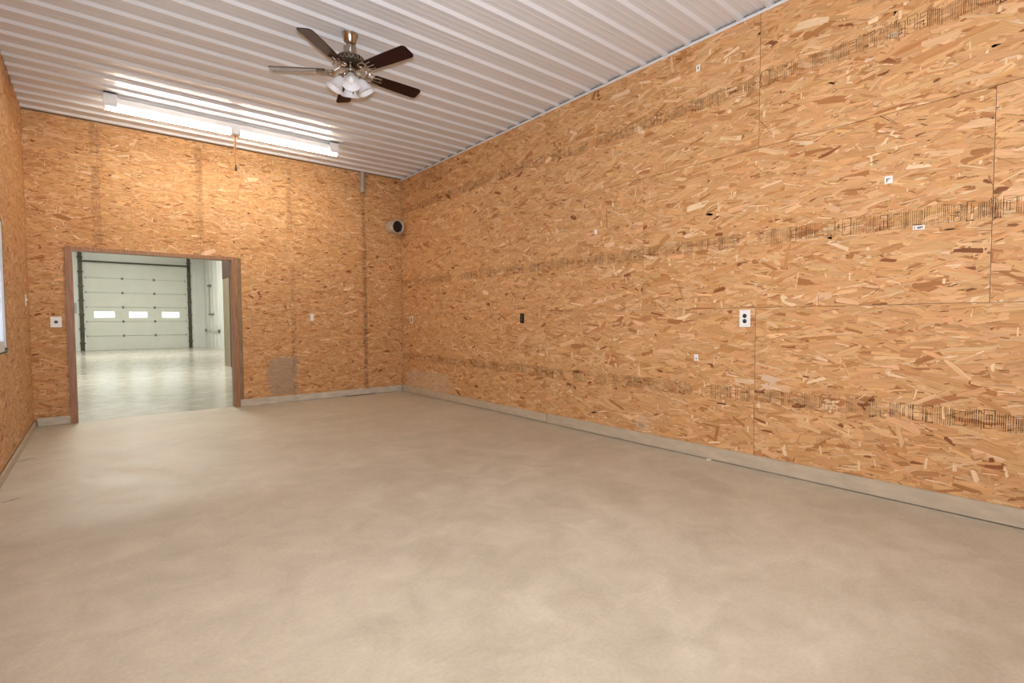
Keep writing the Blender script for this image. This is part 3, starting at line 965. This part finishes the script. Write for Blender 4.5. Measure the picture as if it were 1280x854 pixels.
# ---- conduit stub at the ceiling
pc = thing('drain_pipe', 'grey plastic pipe stub dropping from ceiling along back wall', 'pipe', (3.362, DY - 0.042, 3.27))
MB().tube([(0, 0, 0.0), (0, 0, CH - 3.27 - 0.001)], 0.034, 16).build('pipe', M_PVC, pc, smooth=True)
MB().lathe([(0.0345, 0.0), (0.039, 0.0), (0.039, 0.06), (0.0345, 0.06)], 16, closed=True).build('coupling', M_PVC, pc, smooth=True)

# ---- outlets, switches
def plate(name, label, cat, loc, rotz, w_, h_, mplate, kind='duplex', mface=None, group=None):
    t = thing(name, label, cat, loc, (0, 0, rotz), group)
    MB().box(-w_ / 2, w_ / 2, -0.0085, -0.0022, -h_ / 2, h_ / 2, 0.0018).build('cover_plate', mplate, t)
    mface = mface or mplate
    if kind == 'duplex':
        for s in (-1, 1):
            z = s * h_ * 0.155
            f = MB().lathe([(0, 0), (0.0165, 0), (0.0165, 0.0028), (0.015, 0.0035), (0, 0.0035)], 18, Matrix.Translation((0, -0.0085, z)) @ Matrix.Rotation(math.pi / 2, 4, 'X')).build('receptacle', mface, t)
            for sx in (-0.006, 0.006):
                MB().box(sx - 0.0012, sx + 0.0012, -0.0124, -0.0120, z - 0.001, z + 0.008).build('slot', M_BLACK if mface is not M_BLACK else M_GREYBOX, f)
        MB().lathe([(0, 0), (0.003, 0), (0.002, 0.0015), (0, 0.0015)], 8, Matrix.Translation((0, -0.0085, 0)) @ Matrix.Rotation(math.pi / 2, 4, 'X')).build('screw', M_HINGE, t)
    elif kind == 'toggle':
        MB().box(-0.005, 0.005, -0.020, -0.0085, -0.004, 0.016, 0.001).build('toggle', mface, t)
        for s in (-1, 1):
            MB().lathe([(0, 0), (0.003, 0), (0.002, 0.0015), (0, 0.0015)], 8, Matrix.Translation((0, -0.0085, s * 0.03)) @ Matrix.Rotation(math.pi / 2, 4, 'X')).build('screw', M_HINGE, t)
    elif kind == 'jack':
        MB().lathe([(0, 0), (0.017, 0), (0.017, 0.004), (0.012, 0.006), (0, 0.006)], 16, Matrix.Translation((0, -0.0085, 0)) @ Matrix.Rotation(math.pi / 2, 4, 'X')).build('socket', mface, t)
    return t
RW = -math.pi / 2
o1 = plate('wall_outlet', 'white outlet plate with two black receptacles on long strand board wall', 'outlet', (RX, 1.974, 1.206), RW, 0.088, 0.138, M_WHITE, 'duplex', M_BLACK)
plate('wall_outlet', 'all black outlet plate on strand board wall', 'outlet', (RX, 4.745, 1.225), RW, 0.075, 0.120, M_BLACK, 'duplex', M_BLACK)
plate('wall_outlet', 'small ivory outlet on long wall right beside the room corner', 'outlet', (RX, 7.572, 1.217), RW, 0.095, 0.118, M_CHIP, 'duplex', M_DARKWOOD)
plate('wall_switch', 'narrow white wall switch on back wall between opening and corner', 'switch', (2.537, DY, 1.262), 0, 0.05, 0.105, M_WHITE, 'toggle')
plate('wall_socket', 'square white plate with one dark socket beside the cased opening', 'socket', (-0.372, DY, 1.205), 0, 0.098, 0.125, M_WHITE, 'jack', M_BLACK)
plate('wall_switch', 'slim pale switch on window wall near the corner', 'switch', (LX, 7.555, 1.44), math.pi / 2, 0.07, 0.125, M_WHITE, 'toggle')

# ---- paper labels stuck to the boards
def label_tag(label, y, z, w_, h_, marks, y_off=-0.0024):
    t = thing('paper_label', label, 'label', (RX, y, z), (0, 0, RW))
    MB().box(-w_ / 2, w_ / 2, y_off - 0.0012, y_off, -h_ / 2, h_ / 2).build('paper', M_LABEL, t)
    for (x0, x1, z0, z1) in marks:
        MB().box(x0 * w_, x1 * w_, y_off - 0.0016, y_off - 0.00125, z0 * h_, z1 * h_).build('print', M_LINK, t)
    return t
label_tag('white square paper label with faint print, above the mill print on middle row', 1.035, 2.11, 0.044, 0.048, [(-.25, .25, .12, .2), (-.25, .1, -.05, .02), (-.25, -.15, -.3, .2)])
label_tag('small white paper label high up near the steel ceiling', 2.411, 3.352, 0.036, 0.055, [(-.12, .12, -.18, .25)])
label_tag('small ivory tag on bottom row below white outlet', 2.401, 0.868, 0.038, 0.055, [(-.12, .12, -.28, -.05)])
label_tag('tiny blank pale tag on middle row above black outlet', 3.559, 2.117, 0.030, 0.050, [])
label_tag('little white label with black writing over the mill print', 0.870, 1.775, 0.060, 0.026, [(-.38, -.32, -.35, .35), (-.12, .02, -.25, .2), (.05, .18, -.25, .25), (.22, .34, -.2, .25)])

# ---- bits on the floor
mb = MB()
mb.poly([(-0.02, -0.012), (0.016, -0.016), (0.024, 0.006), (0.004, 0.017), (-0.018, 0.010)], 0.012, Matrix.Translation((0, 0, 0.006)))
tag(mb.build('wood_chip', M_CHIP, None, (RX - 0.050, 2.245, 0.0)), 'tiny pale wood chip lying at foot of base board', 'wood chip')
st = MB().box(-0.24, 0.24, -0.011, 0.011, 0, 0.010, 0.002).box(-0.28, -0.10, -0.016, -0.004, 0, 0.006, 0.001)
tag(st.build('wood_strip', M_DARKMET, None, (3.28, DY - 0.047, 0.0), (0, 0, R_(1.5))), 'dark thin strip lying along pale base board of back wall', 'strip')
